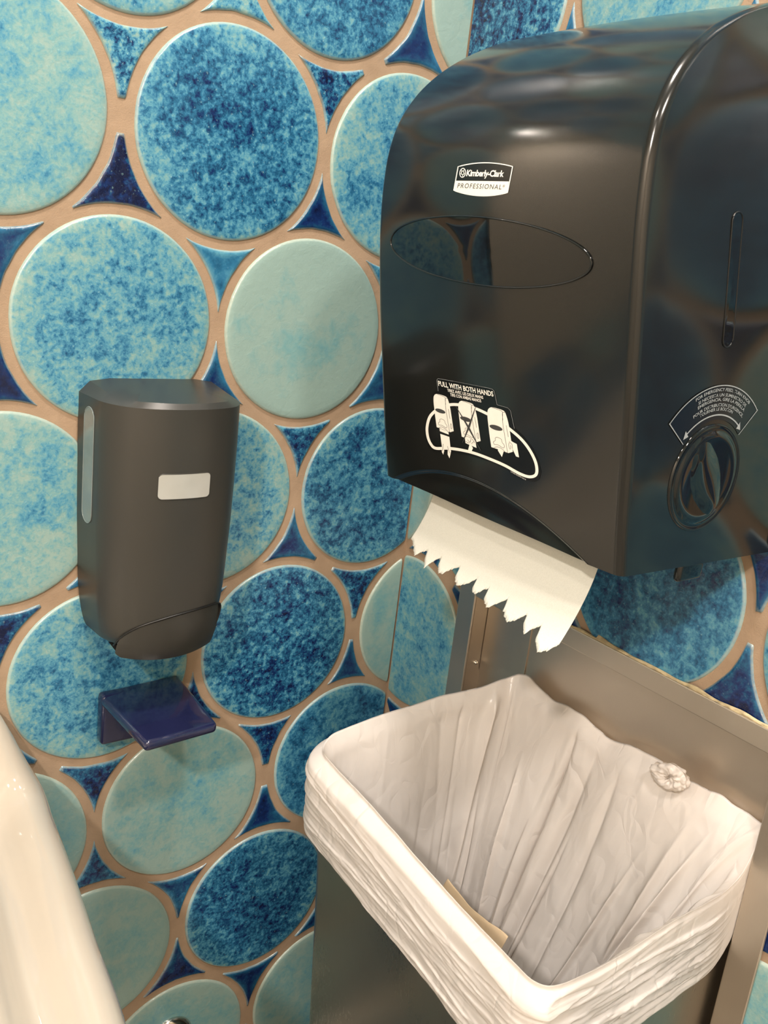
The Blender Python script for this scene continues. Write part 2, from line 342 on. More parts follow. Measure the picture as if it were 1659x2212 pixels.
def build_wall(name, pos, offx, table, umin, umax, zmin, zmax, clipn, holes=None, seed0=0, dtones=()):
    rng = random.Random(11 + seed0); bm = bmesh.new(); bm.verts.layers.float_color.new('glaze')
    pts = {}
    for j in range(-8, 7):
        z = j * H + offx[1]
        for i in range(-14, 14):
            u = offx[0] + (i + (0.0 if j % 2 == 0 else -0.5) * offx[2])
            tone = rng.choice([.08, .14, .3, .42, .55, .62, .66]); sp = rng.uniform(.1, .6)
            pts[(i, j * 2)] = (u, z, RT, tone, sp)
    for k, v in table.items(): pts[k] = v
    def inwin(u, z, r): return umin - r < u < umax + r and zmin - r < z < zmax + r
    def emit(b):
        b2 = [b]
        bisect(b, pos(umin, 0, 0), (pos(umin + 1, 0, 0) - pos(umin, 0, 0)).normalized())
        bisect(b, pos(umax, 0, 0), (pos(umin, 0, 0) - pos(umin + 1, 0, 0)).normalized())
        bisect(b, W(0, 0, zmin), Vector((0, 0, 1))); bisect(b, W(0, 0, zmax), Vector((0, 0, -1)))
        if not b.faces: b.free(); return
        if holes:
            s0, s1, z0, z1 = holes
            us = [(-v.co.y / S) for v in b.verts]; zs = [((v.co.z - ZO) / S) for v in b.verts]
            if max(us) > s0 and min(us) < s1 and min(zs) < z1 and max(zs) > z0:
                parts = [b.copy(), b.copy(), b.copy()]; b.free()
                bisect(parts[0], W(0, 0, z1), Vector((0, 0, 1)))
                for q in parts[1:]: bisect(q, W(0, 0, z1), Vector((0, 0, -1)))
                bisect(parts[1], W(0, -s0, 0), Vector((0, 1, 0))); bisect(parts[2], W(0, -s1, 0), Vector((0, -1, 0)))
                for q in parts:
                    if q.faces: append(bm, q)
                    else: q.free()
                return
        append(bm, b)
    for (i, j), (u, z, r, tone, sp) in pts.items():
        if inwin(u, z, r):
            near = abs(u) < 4 and -6 < z < 2
            emit(circle_tile(u, z, r, pos, (tone, rng.random(), sp), 72 if near else 32))
    def delta(ks):
        if not all(k in pts for k in ks): return
        cs = [pts[k][:3] for k in ks]; gx = sum(c[0] for c in cs) / 3; gz = sum(c[1] for c in cs) / 3
        if not inwin(gx, gz, .3): return
        tone, sp = rng.uniform(.80, .93), rng.choice([.1, .2, .45])
        for (dx, dz, t2, s2) in dtones:
            if math.hypot(gx - dx, gz - dz) < .2: tone, sp = t2, s2
        emit(delta_tile(cs, pos, (tone, rng.random(), sp)))
    for j in range(-8, 7):
        for i in range(-14, 14):
            if j % 2 == 0: up = [(i, 2*j), (i+1, 2*j), (i + 1 if offx[2] > 0 else i, 2*j+2)]; dn = [(i, 2*j), (i+1, 2*j), (i + 1 if offx[2] > 0 else i, 2*j-2)]
            else: up = [(i, 2*j), (i+1, 2*j), (i if offx[2] > 0 else i + 1, 2*j+2)]; dn = [(i, 2*j), (i+1, 2*j), (i if offx[2] > 0 else i + 1, 2*j-2)]
            delta(up); delta(dn)
    # grout bed
    def q(a, b, c, d):
        vs = [bm.verts.new(pos(u, z, -0.013)) for u, z in ((a, c), (b, c), (b, d), (a, d))]; f = bm.faces.new(vs); f.material_index = 0
    if holes:
        s0, s1, z0, z1 = holes
        q(-.013, umax, z1, zmax); q(-.013, s0, zmin, z1); q(s1, umax, zmin, z1); q(s0, s1, zmin, z0)
    else: q(umin, .013, zmin, zmax)
    o = obj(name, bm, [m_grout, m_tile]); tag(o, kind='structure'); return o
build_wall('wall_left', posA, (-1.31, 0.0, -1.0), TA, XW, -0.010, FLOOR, CEIL, 1, None, 0, DT)
build_wall('wall_right', posB, (.6282, -2.5819 + 3 * H, 1.0), TB, 0.010, -YW, FLOOR, CEIL, -1, FO, 5,
           [(1.28, 1.1, .75, .6)])

# ------------------------------------------------------------------ the rest of the room
def slab(name, x0, x1, y0, y1, z0, z1, m):
    bm = bmesh.new(); box(bm, x0, x1, y0, y1, z0, z1); o = obj(name, bm, m, smooth=False); return tag(o, kind='structure')
T = 0.25
slab('floor', XW, 0.0, YW, 0.0, FLOOR - T, FLOOR, m_floor)
slab('ceiling', XW, 0.0, YW, 0.0, CEIL, CEIL + T, m_ceil)
slab('wall_back', XW, 0.0, YW - T, YW, FLOOR, CEIL, m_beige)
slab('wall_far_left', XW - T, XW, YW, 0.0, FLOOR, CEIL, m_beige)
for i, (x, y, p) in enumerate(LIGHTS):
    t = empty('ceiling_downlight', W(x, y, CEIL), ('round recessed ceiling light nearest the tiled corner', 'round recessed ceiling light farthest from the tiled corner',
        'round recessed ceiling light over the washbasin', 'round recessed ceiling light beside the right tiled wall')[i], 'light', 'recessed ceiling lights')
    bm = bmesh.new(); n = 40
    prof = [(0.36, -0.001), (0.37, -0.02), (0.43, -0.03), (0.46, -0.001)]
    grid(bm, n, 4, lambda a, b: W(x + prof[b][0] * math.cos(2*PI*a/n), y + prof[b][0] * math.sin(2*PI*a/n), CEIL + prof[b][1]), True)
    obj('trim_ring', bm, m_ceil, t)
    bm = bmesh.new(); grid(bm, n, 3, lambda a, b: W(x + (0.36, 0.2, 0.01)[b] * math.cos(2*PI*a/n), y + (0.36, 0.2, 0.01)[b] * math.sin(2*PI*a/n), CEIL - (0.01, 0.02, 0.022)[b]), True)
    obj('diffuser', bm, m_lamp, t)
    ld = bpy.data.lights.new('downlight_glow', 'AREA'); ld.shape = 'DISK'; ld.size = 0.17; ld.energy = p; ld.color = LCOL
    lo = bpy.data.objects.new('downlight_glow', ld); link(lo, t); lo.location = W(x, y, CEIL - 0.05)

# mirror above the basin, just outside the photograph's left edge
mt = empty('wall_mirror', W(-4.6, 0, -1.75), 'frameless rectangular mirror on the tiled wall above the washbasin', 'mirror')
bm = bmesh.new(); box(bm, -6.7, -2.56, -0.035, -0.004, -1.75, 1.3); bevel(bm, 0.008, 1); obj('glass', bm, m_mirror, mt, smooth=False)

# ------------------------------------------------------------------ paper towel dispenser
DC = 1.575
DPROF = [(-1.36, .905), (-1.2, .94), (-.9, .995), (-.6, 1.05), (-.3, 1.095), (-.1, 1.105), (.02, 1.09), (.1, 1.06), (.18, 1.01), (.25, .945),
         (.31, .87), (.36, .79), (.42, .67), (.47, .53), (.51, .38), (.54, .22), (.553, .10), (.556, .02)]
DHW = [(-1.36, .672), (-.6, .675), (-.2, .66), (.1, .635), (.3, .60), (.45, .565), (.556, .54)]
BOW = 0.035
def dD(z): return smooth_interp(DPROF, z)
def dHW(z): return smooth_interp(DHW, z)
def arch(s): return -1.205 - 0.118 * ((s - 1.54) / .50) ** 2
def scoop(s, z):
    k = arch(s) - z
    return 0.0 if k <= 0 else 0.016 * sstep(0.0, 0.018, k) + .02 * sstep(0.0, .14, k)
def dfront(s, z, off=0.0):          # point of the cover's front at distance s, height z
    hw = dHW(z); u = (s - DC) / hw
    d = dD(z) + BOW * (1 - u * u) - scoop(s, z)
    # outward normal for offsets
    dz = (dD(z + .01) - dD(z - .01)) / .02; du = -2 * BOW * u / hw
    n = Vector((-1.0, -du * -1.0 * -1.0, dz * -1.0 * -1.0)); n = Vector((-1, du, -dz * -1.0 * -1.0)); n.normalize()
    return W(-d + n.x * off, -s + n.y * off, z + n.z * off)
def dside(x, z, off=0.0):           # point of the cover's right flank, x = distance from wall
    return W(-x, -(DC + dHW(z)) - off, z)
td = empty('paper_towel_dispenser', W(0, -DC, -1.36), 'large black smoked plastic paper towel dispenser mounted on the right tiled wall', 'paper towel dispenser')
levels = [-1.36 + .20 * i / 70 for i in range(70)] + [-1.16 + .86 * i / 80 for i in range(80)]
zz = -.3
while zz < .5559:
    levels.append(zz); sl = abs((dD(zz + .002) - dD(zz - .002)) / .004); zz += 0.022 / math.hypot(1, sl) + 0.0006
levels.append(.556)
def section(z):
    D, hw = dD(z), dHW(z); r = min(0.032, D * 0.45, hw * .5); P = []
    Df = D
    for i in range(10): P.append((-(Df - r) * i / 10, -hw))
    for i in range(8):
        a = (PI / 2) * i / 8; P.append((-(Df - r) - r * math.sin(a), -hw + r - r * math.cos(a)))
    for i in range(241):
        u = -(hw - r) + 2 * (hw - r) * i / 240; P.append((-Df, u))
    for i in range(7, -1, -1):
        a = (PI / 2) * i / 8; P.append((-(Df - r) - r * math.sin(a), hw - r + r * math.cos(a)))
    for i in range(9, -1, -1): P.append((-(Df - r) * i / 10, hw))
    out = []
    for (x, u) in P:
        k = (u / hw); w = sstep(0.25, 1.0, -x / max(Df, 1e-4)) if Df > .02 else 0
        x2 = x - BOW * (1 - k * k) * (1 if -x > Df - r else 0) + scoop(DC + u, z) * (1 if -x > Df - r else 0)
        out.append((min(x2, 0.0), u))
    return out
bm = bmesh.new(); secs = [section(z) for z in levels]; ns = len(secs[0])
V = grid(bm, ns, len(levels), lambda i, j: W(secs[j][i][0], -(DC + secs[j][i][1]), levels[j]))
bm.faces.new(V[-1]); bm.faces.new(list(reversed(V[0])))
bmesh.ops.recalc_face_normals(bm, faces=bm.faces)
cover = obj('cover', bm, m_black, td); sharp(cover, 42)
# wall plate
bm = bmesh.new(); box(bm, -0.06, -0.004, -(DC + .69), -(DC - .69), -1.34, .50); bevel(bm, 0.03); obj('wall_plate', bm, m_black, td)
# seam line round the arch
def tube(bm, pts, r, seg=8, closed=False):
    n = len(pts); V = []
    for i, p in enumerate(pts):
        a = pts[(i - 1) % n] if (closed or i > 0) else p; b = pts[(i + 1) % n] if (closed or i < n - 1) else p
        t = (b - a).normalized(); up = Vector((0, 0, 1)) if abs(t.z) < .9 else Vector((1, 0, 0))
        s = t.cross(up).normalized(); w = s.cross(t); rr = (r(i) if callable(r) else r) * S
        V.append([bm.verts.new(p + s * math.cos(2*PI*k/seg) * rr + w * math.sin(2*PI*k/seg) * rr) for k in range(seg)])
    for i in range(n if closed else n - 1):
        for k in range(seg): bm.faces.new((V[i][k], V[i][(k+1) % seg], V[(i+1) % n][(k+1) % seg], V[(i+1) % n][k]))
    if not closed: bm.faces.new(list(reversed(V[0]))); bm.faces.new(V[-1])
    bmesh.ops.recalc_face_normals(bm, faces=bm.faces)
def patch(bm, cen, outline, mapf, off, rings=6, mi=0):   # filled shape lying on a curved surface
    n = len(outline); V = []
    for k in range(rings):
        f = 1 - k / rings
        V.append([bm.verts.new(mapf(cen[0] + (a - cen[0]) * f, cen[1] + (b - cen[1]) * f, off)) for a, b in outline])
    c = bm.verts.new(mapf(cen[0], cen[1], off))
    for a, b in zip(V, V[1:]):
        for i in range(n):
            fc = bm.faces.new((a[i], a[(i+1) % n], b[(i+1) % n], b[i])); fc.material_index = mi
    for i in range(n):
        fc = bm.faces.new((V[-1][i], V[-1][(i+1) % n], c)); fc.material_index = mi
# oval viewing window
ell = [(1.545 + .525 * math.cos(2*PI*i/120), -.377 + .112 * math.sin(2*PI*i/120)) for i in range(120)]
bm = bmesh.new(); patch(bm, (1.545, -.377), ell, dfront, .0035); win = obj('viewing_window', bm, m_gloss, td); tag(win, 'glossy oval smoked window')
bm = bmesh.new(); tube(bm, [dfront(a, b, .0035) for a, b in ell], .0035, 6, True); obj('window_rim', bm, m_gloss, win)
# narrow level slot on the flank
def stadium(x0, z0, x1, z1, r, n=14):
    a = math.atan2(z1 - z0, x1 - x0); pts = []
    for (cx, cz, st) in ((x1, z1, a - PI/2), (x0, z0, a + PI/2)):
        for i in range(n + 1): pts.append((cx + r * math.cos(st + PI * i / n), cz + r * math.sin(st + PI * i / n)))
    return pts
st = stadium(.595, -.56, .655, -.195, .027)
bm = bmesh.new(); patch(bm, (.625, -.38), st, dside, .002, 3); sw = obj('side_slot', bm, m_gloss, td)
bm = bmesh.new(); tube(bm, [dside(a, b, .002) for a, b in st], .0028, 6, True); obj('slot_rim', bm, m_groove, sw)
# emergency feed knob
KX, KZ, KR = .56, -1.035, .182
kn = [(1.05, 0.0), (1.04, .005), (1.02, .007), (1.0, .005), (.97, .003), (.93, .003), (.90, .005), (.86, .012), (.80, .013), (.70, .010), (.45, .0048), (.2, .0045), (.02, .0045)]
bm = bmesh.new()
def kpos(i, j):
    a = 2 * PI * i / 96; r, o = kn[j]
    x = KX + KR * r * math.cos(a); z = KZ + KR * r * math.sin(a)
    return dside(x, z, o)
grid(bm, 96, len(kn), kpos, True)
knob = obj('feed_knob', bm, m_gloss, td); tag(knob, 'round polished feed knob')
bm = bmesh.new()                    # finger grip bar bulging across the dish
def gpos(i, j):
    a, b = i / 40 * 2 - 1, j / 20 * 2 - 1; lx, lz = a * .160, b * .085 * (1 - .35 * a * a)
    ca, sa = math.cos(1.02), math.sin(1.02)
    h = .030 * (1 - b * b) ** 1.6 * (1 - a ** 4) * (.35 + .65 * a * a)
    return dside(KX + lx * ca - lz * sa, KZ + lx * sa + lz * ca, .004 + h)
grid(bm, 41, 21, gpos); obj('grip', bm, m_gloss, knob)
# small release tab under the cover
bm = bmesh.new(); box(bm, -.56, -.42, -2.235, -2.20, -1.43, -1.355); bevel(bm, .03, 4); obj('release_tab', bm, m_gloss, td)

# -- printing on the dispenser
def text_bm(body, mapf, x0, x1, z, h, mi=0, bold=0.0, shear=0.0, bend=None, gap=1.0):
    """body set between x0 and x1 in surface units, baseline z, cap height h; mapf(x, z) -> Vector"""
    cu = bpy.data.curves.new('t', 'FONT'); cu.body = body; cu.size = 1; cu.offset = bold; cu.space_character = gap; cu.resolution_u = 3
    ob = bpy.data.objects.new('t', cu); C.objects.link(ob)
    dg = bpy.context.evaluated_depsgraph_get(); me = bpy.data.meshes.new_from_object(ob.evaluated_get(dg))
    bpy.data.objects.remove(ob); bpy.data.curves.remove(cu)
    xs = [v.co.x for v in me.vertices]; lo, hi = min(xs), max(xs); k = (x1 - x0) / (hi - lo); kz = h / 0.70
    for v in me.vertices:
        v.co = mapf(x0 + (v.co.x - lo) * k + v.co.y * kz * shear, z + v.co.y * kz)
    b = bmesh.new(); b.from_mesh(me); bpy.data.meshes.remove(me)
    for f in b.faces: f.material_index = mi
    return b
def homog(P):       # bilinear map from unit square
    def f(x, y):
        a = Vector(P[0]) * (1-x) * (1-y) + Vector(P[1]) * x * (1-y) + Vector(P[2]) * x * y + Vector(P[3]) * (1-x) * y
        return a.x, a.y
    return f
def persp(src, dst):   # projective map from 4 points to 4 points (pure python solve)
    A = []
    for (x, y), (u, v) in zip(src, dst):
        A.append([x, y, 1, 0, 0, 0, -u*x, -u*y, u]); A.append([0, 0, 0, x, y, 1, -v*x, -v*y, v])
    n = 8
    for i in range(n):
        p = max(range(i, n), key=lambda r: abs(A[r][i])); A[i], A[p] = A[p], A[i]
        pv = A[i][i]; A[i] = [t / pv for t in A[i]]
        for r in range(n):
            if r != i:
                fct = A[r][i]; A[r] = [a - fct * b for a, b in zip(A[r], A[i])]
    h = [A[i][8] for i in range(n)]
    def f(x, y):
        w = h[6]*x + h[7]*y + 1; return (h[0]*x + h[1]*y + h[2]) / w, (h[3]*x + h[4]*y + h[5]) / w
    return f
# the pull sticker: artwork drawn on a 1659 x 1400 sheet laid on the cover
SK = persp([(0, 0), (1659, 0), (1659, 1400), (0, 1400)], [(1.107, -.849), (1.908, -.715), (1.999, -1.12), (1.205, -1.342)])
def skm(off):
    def f(x, y): s, z = SK(x, y); return dfront(s, z, off)
    return f
def poly(bm, pts, mapf, mi=0):      # filled outline, subdivided so that it follows the curved cover
    t = bmesh.new(); f = t.faces.new([t.verts.new((x, y, 0)) for x, y in pts])
    bmesh.ops.triangulate(t, faces=[f]); bmesh.ops.subdivide_edges(t, edges=t.edges, cuts=3, use_grid_fill=True)
    for v in t.verts: v.co = mapf(v.co.x, v.co.y)
    for f in t.faces: f.material_index = mi
    append(bm, t)
def catmull(pts, k=10, closed=True):
    out = []; n = len(pts); rng = range(n if closed else n - 1)
    for i in rng:
        g_ = lambda q: pts[q % n] if closed else pts[max(0, min(n - 1, q))]
        p0, p1, p2, p3 = g_(i-1), g_(i), g_(i+1), g_(i+2)
        for j in range(k):
            t = j / k
            out.append(tuple(0.5 * (2*p1[c] + (p2[c]-p0[c])*t + (2*p0[c]-5*p1[c]+4*p2[c]-p3[c])*t*t + (3*p1[c]-p0[c]-3*p2[c]+p3[c])*t**3) for c in (0, 1)))
    if not closed: out.append(pts[-1])
    return out
def stroke(bm, pts, w, mapf, closed=False, mi=0):
    n = len(pts); L = []
    for i in range(n):
        a = pts[(i-1) % n] if closed or i > 0 else pts[i]; b = pts[(i+1) % n] if closed or i < n-1 else pts[i]
        dx, dy = b[0]-a[0], b[1]-a[1]; l = math.hypot(dx, dy) or 1; ww = w(i / max(1, n-1)) if callable(w) else w
        L.append((bm.verts.new(mapf(pts[i][0] - dy/l*ww/2, pts[i][1] + dx/l*ww/2)), bm.verts.new(mapf(pts[i][0] + dy/l*ww/2, pts[i][1] - dx/l*ww/2))))
    for i in range(n if closed else n-1):
        a, b = L[i], L[(i+1) % n]; f = bm.faces.new((a[0], b[0], b[1], a[1])); f.material_index = mi
outl = catmull([(290, 480), (286, 330), (320, 285), (375, 283)], 4, False)
back = [(370, 283), (372, 150), (392, 140), (1000, 255), (1035, 285), (1045, 435), (1160, 468), (1190, 505), (1210, 705), (1290, 790), (1380, 930), (1430, 1080),
        (1440, 1200), (1410, 1280), (1350, 1315), (1250, 1290), (1100, 1190), (900, 1090), (640, 1010), (430, 980), (215, 975), (155, 900), (128, 760), (150, 640), (280, 480), (288, 330), (320, 285)]
bm = bmesh.new(); me_pts = back
# body of the sticker split in strips so that it follows the cover
poly(bm, back, lambda x, y: Vector((x, y, 0)))
bmesh.ops.subdivide_edges(bm, edges=bm.edges, cuts=1, use_grid_fill=True)
f0 = skm(.0012)
for v in bm.verts: v.co = f0(v.co.x, v.co.y)
bmesh.ops.recalc_face_normals(bm, faces=bm.faces)
stk = obj('pull_sticker', bm, m_stk, td); tag(stk, 'black instruction sticker with white drawings')
bm = bmesh.new(); f1 = skm(.0017); f2 = skm(.0022); f3 = skm(.0026); f4 = skm(.0030)
poly_loop = catmull([(600, 437), (490, 437), (370, 470), (240, 560), (180, 680), (170, 790), (195, 880), (250, 930), (400, 930), (560, 950), (720, 990), (900, 1060), (1050, 1130), (1200, 1220), (1310, 1255), (1385, 1220), (1395, 1100), (1350, 960), (1270, 830), (1150, 710), (1000, 590), (860, 510), (720, 455)], 10)
def bm_sub(pts, mapf, mi, b=None):
    b = b or bm; poly(b, pts, mapf, mi)
stroke(bm, poly_loop, 33, f1, True, 0)
def icon(ox, oy, k, hand):
    t = lambda P: [(ox + x * k, oy + y * k) for x, y in P]
    bm_sub(t([(0, 375), (-2, 250), (0, 120)] + catmull([(0, 120), (3, 70), (12, 28), (32, 5), (60, 0), (105, 10), (150, 25), (172, 42), (182, 75), (191, 130), (195, 180)], 4, False)[1:] + [(200, 420), (155, 432), (100, 410)]), f2, 0)
    stroke(bm, t(catmull([(60, 2), (140, 32), (150, 60), (140, 160), (150, 430)], 6, False)), 4, f3, mi=1)
    stroke(bm, t(catmull([(180, 50), (150, 52), (145, 120)], 6, False)), 4, f3, mi=1)
    bm_sub(t([(70 + 60 * math.cos(a * PI / 12) , 192 + (24 * math.sin(a * PI / 12)) + 16 * math.cos(a * PI / 12)) for a in range(24)]), f3, 1)
    stroke(bm, t([(170, 170), (176, 280)]), 4, f3, mi=1)
    stroke(bm, t([(178 + 9 * math.cos(a * PI / 8), 365 + 30 * math.sin(a * PI / 8)) for a in range(16)]), 4, f3, True, 1)
    stroke(bm, t(catmull([(30, 345), (28, 325), (48, 312), (50, 290), (70, 282), (105, 300), (112, 335), (125, 350), (125, 375), (110, 382), (70, 355), (35, 350)], 4)), 4, f3, True, 1)
    stroke(bm, t(catmull([(20, 385), (60, 372), (110, 400), (135, 440)], 5, False)), 4, f3, mi=1)
icon(298, 315, 1.0, 0); icon(585, 392, 1.08, 0); icon(915, 465, 1.2, 0)
# towel and hands under the first dispenser
bm_sub([(330, 705), (435, 740), (432, 775), (330, 735)], f2, 0); bm_sub([(330, 765), (436, 800), (432, 960), (330, 920)], f2, 0)
bm_sub([(325, 920), (352, 880), (352, 960), (335, 1002), (322, 975)], f3, 0); bm_sub([(395, 960), (405, 910), (436, 960), (405, 1045), (388, 1000)], f3, 0)
stroke(bm, [(352, 880), (340, 930), (330, 960)], 4, f4, mi=1); stroke(bm, [(400, 905), (410, 960), (420, 985)], 4, f4, mi=1)
# hand and torn towel under the second
bm_sub([(620, 785), (740, 830), (742, 925), (620, 870)], f2, 0); bm_sub([(668, 880), (690, 860), (690, 905), (702, 925), (665, 990), (635, 962)], f3, 0)
for a in ((650, 830, 675, 865), (690, 825, 680, 860), (725, 850, 690, 875), (625, 850, 665, 872)): stroke(bm, [a[:2], a[2:]], 4, f4, mi=1)
stroke(bm, [(565, 455), (680, 690), (790, 955)], lambda t: 4 + 20 * math.sin(PI * min(1, t * 1.05)), f4, mi=1)
stroke(bm, [(800, 450), (690, 680), (587, 865)], lambda t: 4 + 20 * math.sin(PI * min(1, t * 1.05)), f4, mi=1)
# arrow and hand at the third
bm_sub([(998, 922), (1035, 934), (1035, 958), (1052, 962), (1022, 1028), (985, 952), (998, 948)], f2, 0)
bm_sub([(1128, 848), (1150, 842), (1180, 862), (1212, 880), (1218, 1032), (1185, 1020), (1158, 940), (1135, 880)], f4, 0)
stroke(bm, [(1130, 850), (1160, 885), (1158, 935)], 4, skm(.0034), mi=1)
stroke(bm, [(372, 283), (372, 170), (376, 152), (392, 142), (500, 160), (980, 250), (1015, 262), (1032, 285), (1045, 435)], 3.5, f1, mi=2)
stroke(bm, [(1045, 437), (1160, 470), (1188, 505), (1205, 705)], 3, f1, mi=2)
for (txt, p0, p1, hh, bold) in (("PULL WITH BOTH HANDS", (384, 222), (1017, 343), 56, .022), ("TIREZ AVEC LES DEUX MAINS", (484, 288), (895, 372), 34, .015),
                                ("TIRE CON AMBAS MANOS", (512, 338), (866, 410), 34, .015), ("17703 KCPW-2313", (1100, 1203), (1257, 1294), 15, .0)):
    L = math.hypot(p1[0]-p0[0], p1[1]-p0[1]); ca, sa = (p1[0]-p0[0]) / L, (p1[1]-p0[1]) / L
    append(bm, text_bm(txt, lambda x, z: f1(p0[0] + x * ca, p0[1] + x * sa - z), 0, L, 0, hh, 0, bold))
bmesh.ops.recalc_face_normals(bm, faces=bm.faces)
obj('sticker_print', bm, [m_white, m_ink, m_wgrey], stk, smooth=False)
# maker's plate
LG = persp([(0, 0), (1659, 0), (1659, 1106), (0, 1106)], [(1.322, -.056), (1.747, -.058), (1.784, -.228), (1.361, -.244)])
def lgm(off):
    def f(x, y): s, z = LG(x, y); return dfront(s, z, off)
    return f
bm = bmesh.new(); fa, fb = lgm(.0012), lgm(.0018)
top = [(x, 285 - 75 * (1 - ((x - 860) / 545) ** 2)) for x in range(316, 1406, 60)] + [(1404, 285)]
bot = [(x, 755 + 45 * (x - 223) / 1075 + 85 * (1 - ((x - 760) / 538) ** 2)) for x in range(1298, 223, -43)] + [(223, 755)]
bm2 = bmesh.new(); fr = top + bot
poly(bm2, fr, lambda x, y: Vector((x, y, 0))); bmesh.ops.subdivide_edges(bm2, edges=bm2.edges, cuts=1, use_grid_fill=True)
for v in bm2.verts: v.co = fa(v.co.x, v.co.y)
lg = obj('maker_plate', bm2, m_stk, td); tag(lg, 'black and white maker label')
lowp = [(268, 563), (1330, 580)] + bot
poly(bm, lowp, fb, 0); stroke(bm, fr, 20, fb, True, 0)
fc = lgm(.0024)
append(bm, text_bm("Kimberly-Clark", lambda x, z: fb(480 + x, 470 + x * .022 - z), 0, 745, 0, 122, 0, .03, .20, gap=.92))
append(bm, text_bm("PROFESSIONAL*", lambda x, z: fc(297 + x, 705 + x * .034 - z), 0, 940, 0, 95, 1, .0, .25, gap=1.2))
stroke(bm, [(410 + 58 * math.cos(a * PI / 16) + 8 * math.sin(a*PI/16) * -1, 408 + 88 * math.sin(a * PI / 16)) for a in range(32)], 16, fb, True, 0)
for k in range(5):
    a = 2 * PI * k / 5 - PI / 2
    stroke(bm, [(410 + 26 * math.cos(a + t) , 408 + 38 * math.sin(a + t)) for t in (-.5, 0, .5)], 14, fb, False, 0)
    stroke(bm, [(410 + 26 * math.cos(a + .63), 408 + 38 * math.sin(a + .63)), (410 + 52 * math.cos(a + .63), 408 + 78 * math.sin(a + .63))], 10, fb, False, 0)
bmesh.ops.recalc_face_normals(bm, faces=bm.faces)
obj('plate_print', bm, [m_white, m_ink], lg, smooth=False)
# fan shaped sticker over the knob; measured from the knob centre, angle 90 = straight up; x grows towards the wall
def fan(a, r, off=.002): return dside(KX - r * math.cos(a), KZ + r * math.sin(a), off)
A0, A1, R0, R1 = math.radians(143), math.radians(47), .205, .325
bm = bmesh.new(); grid(bm, 40, 8, lambda i, j: fan(A0 + (A1 - A0) * i / 39, R0 + (R1 - R0) * j / 7, .002))
bmesh.ops.recalc_face_normals(bm, faces=bm.faces)
fs = obj('feed_sticker', bm, m_clear, td); tag(fs, 'curved dark sticker with grey lettering')
bm = bmesh.new()
def fpm(a, r): return fan(a, r, .0035)
def arc(a, b, r, n=40): return [(a + (b - a) * i / n, r) for i in range(n + 1)]
def fstroke(pts, w):
    L = []
    for i, (a, r) in enumerate(pts):
        L.append((bm.verts.new(fpm(a, r - w/2)), bm.verts.new(fpm(a, r + w/2))))
    for p, q in zip(L, L[1:]): bm.faces.new((p[0], q[0], q[1], p[1]))
fstroke(arc(A0, A1, R1 - .003), .0035); fstroke(arc(math.radians(136), math.radians(54), .222), .005)
for aa, sg in ((137, 1), (53, -1)):
    a = math.radians(aa); vs = [bm.verts.new(fpm(a - sg * .05, .236)), bm.verts.new(fpm(a - sg * .05, .208)), bm.verts.new(fpm(a + sg * .06, .219))]; bm.faces.new(vs)
for aa in (A0, A1):
    vs = [bm.verts.new(fpm(aa + d, r)) for d, r in ((-.008, R0), (.004, R0), (.004, R1), (-.008, R1))]; bm.faces.new(vs)
for (txt, r, half, mid) in (("FOR EMERGENCY FEED, TURN KNOB", .303, 30, 88), ("SI NECESITA UN SUMINISTRO DE", .285, 28, 88), ("EMERGENCIA, GIRE LA PERILLA", .270, 29, 88),
                       ("POUR DISTRIBUTION D'URGENCE,", .251, 33, 90), ("TOURNER LE BOUTON", .237, 22, 94)):
    L = math.radians(2 * half) * r
    append(bm, text_bm(txt, lambda x, z: fpm(math.radians(mid + half) - x / r, r + z), 0, L, 0, .0105, 0, .012))
bmesh.ops.recalc_face_normals(bm, faces=bm.faces)
obj('sticker_print', bm, m_wgrey, fs, smooth=False)

# ------------------------------------------------------------------ paper towel hanging from the slot
rng = random.Random(4)
teeth = []                          # lower edge: points (fraction across, drop)
nt = 9; f = 0
edge = [(0, .335), (.022, .344), (.087, .385), (.105, .365), (.139, .348), (.150, .375), (.184, .405), (.205, .37), (.231, .347), (.245, .375), (.275, .398), (.295, .393), (.330, .36), (.357, .348), (.368, .385), (.403, .406), (.44, .388),
        (.475, .355), (.483, .392), (.51, .404), (.535, .38), (.556, .363), (.565, .40), (.606, .422), (.65, .385), (.671, .366), (.685, .405), (.734, .43), (.77, .405), (.796, .378), (.805, .41), (.835, .434), (.86, .405), (.883, .388), (.895, .43),
        (.937, .457), (.97, .44), (.985, .425), (1.0, .41)]
def tw(u, v):       # u across 0..1, v down 0..1
    s = 1.118 + .945 * u; jag = interp(edge, u) + .006 * noise.noise(Vector((u * 90, 0, 3))) + .004 * noise.noise(Vector((u * 240, 0, 3)))
    z0 = -1.26; dr = jag * v; w = dr / .42
    c = max(0, w - .25) ** 1.7
    x = .79 + .23 * c + .006 * math.sin(u * 5 + 1) * w
    return W(-x - .03 * u * w * w, -s + (.035 - .035 * u) * c - .025 * u * (c - .35 * w * (1 - w)), z0 - dr)
bm = bmesh.new(); NU, NV = 340, 26
grid(bm, NU, NV, lambda i, j: tw(i / (NU - 1), j / (NV - 1)))
tow = obj('paper_towel', bm, m_towel)
sm = tow.modifiers.new('thickness', 'SOLIDIFY'); sm.thickness = 0.0004
tag(tow, 'white paper towel with a torn zigzag edge hanging out of the black dispenser', 'paper towel')

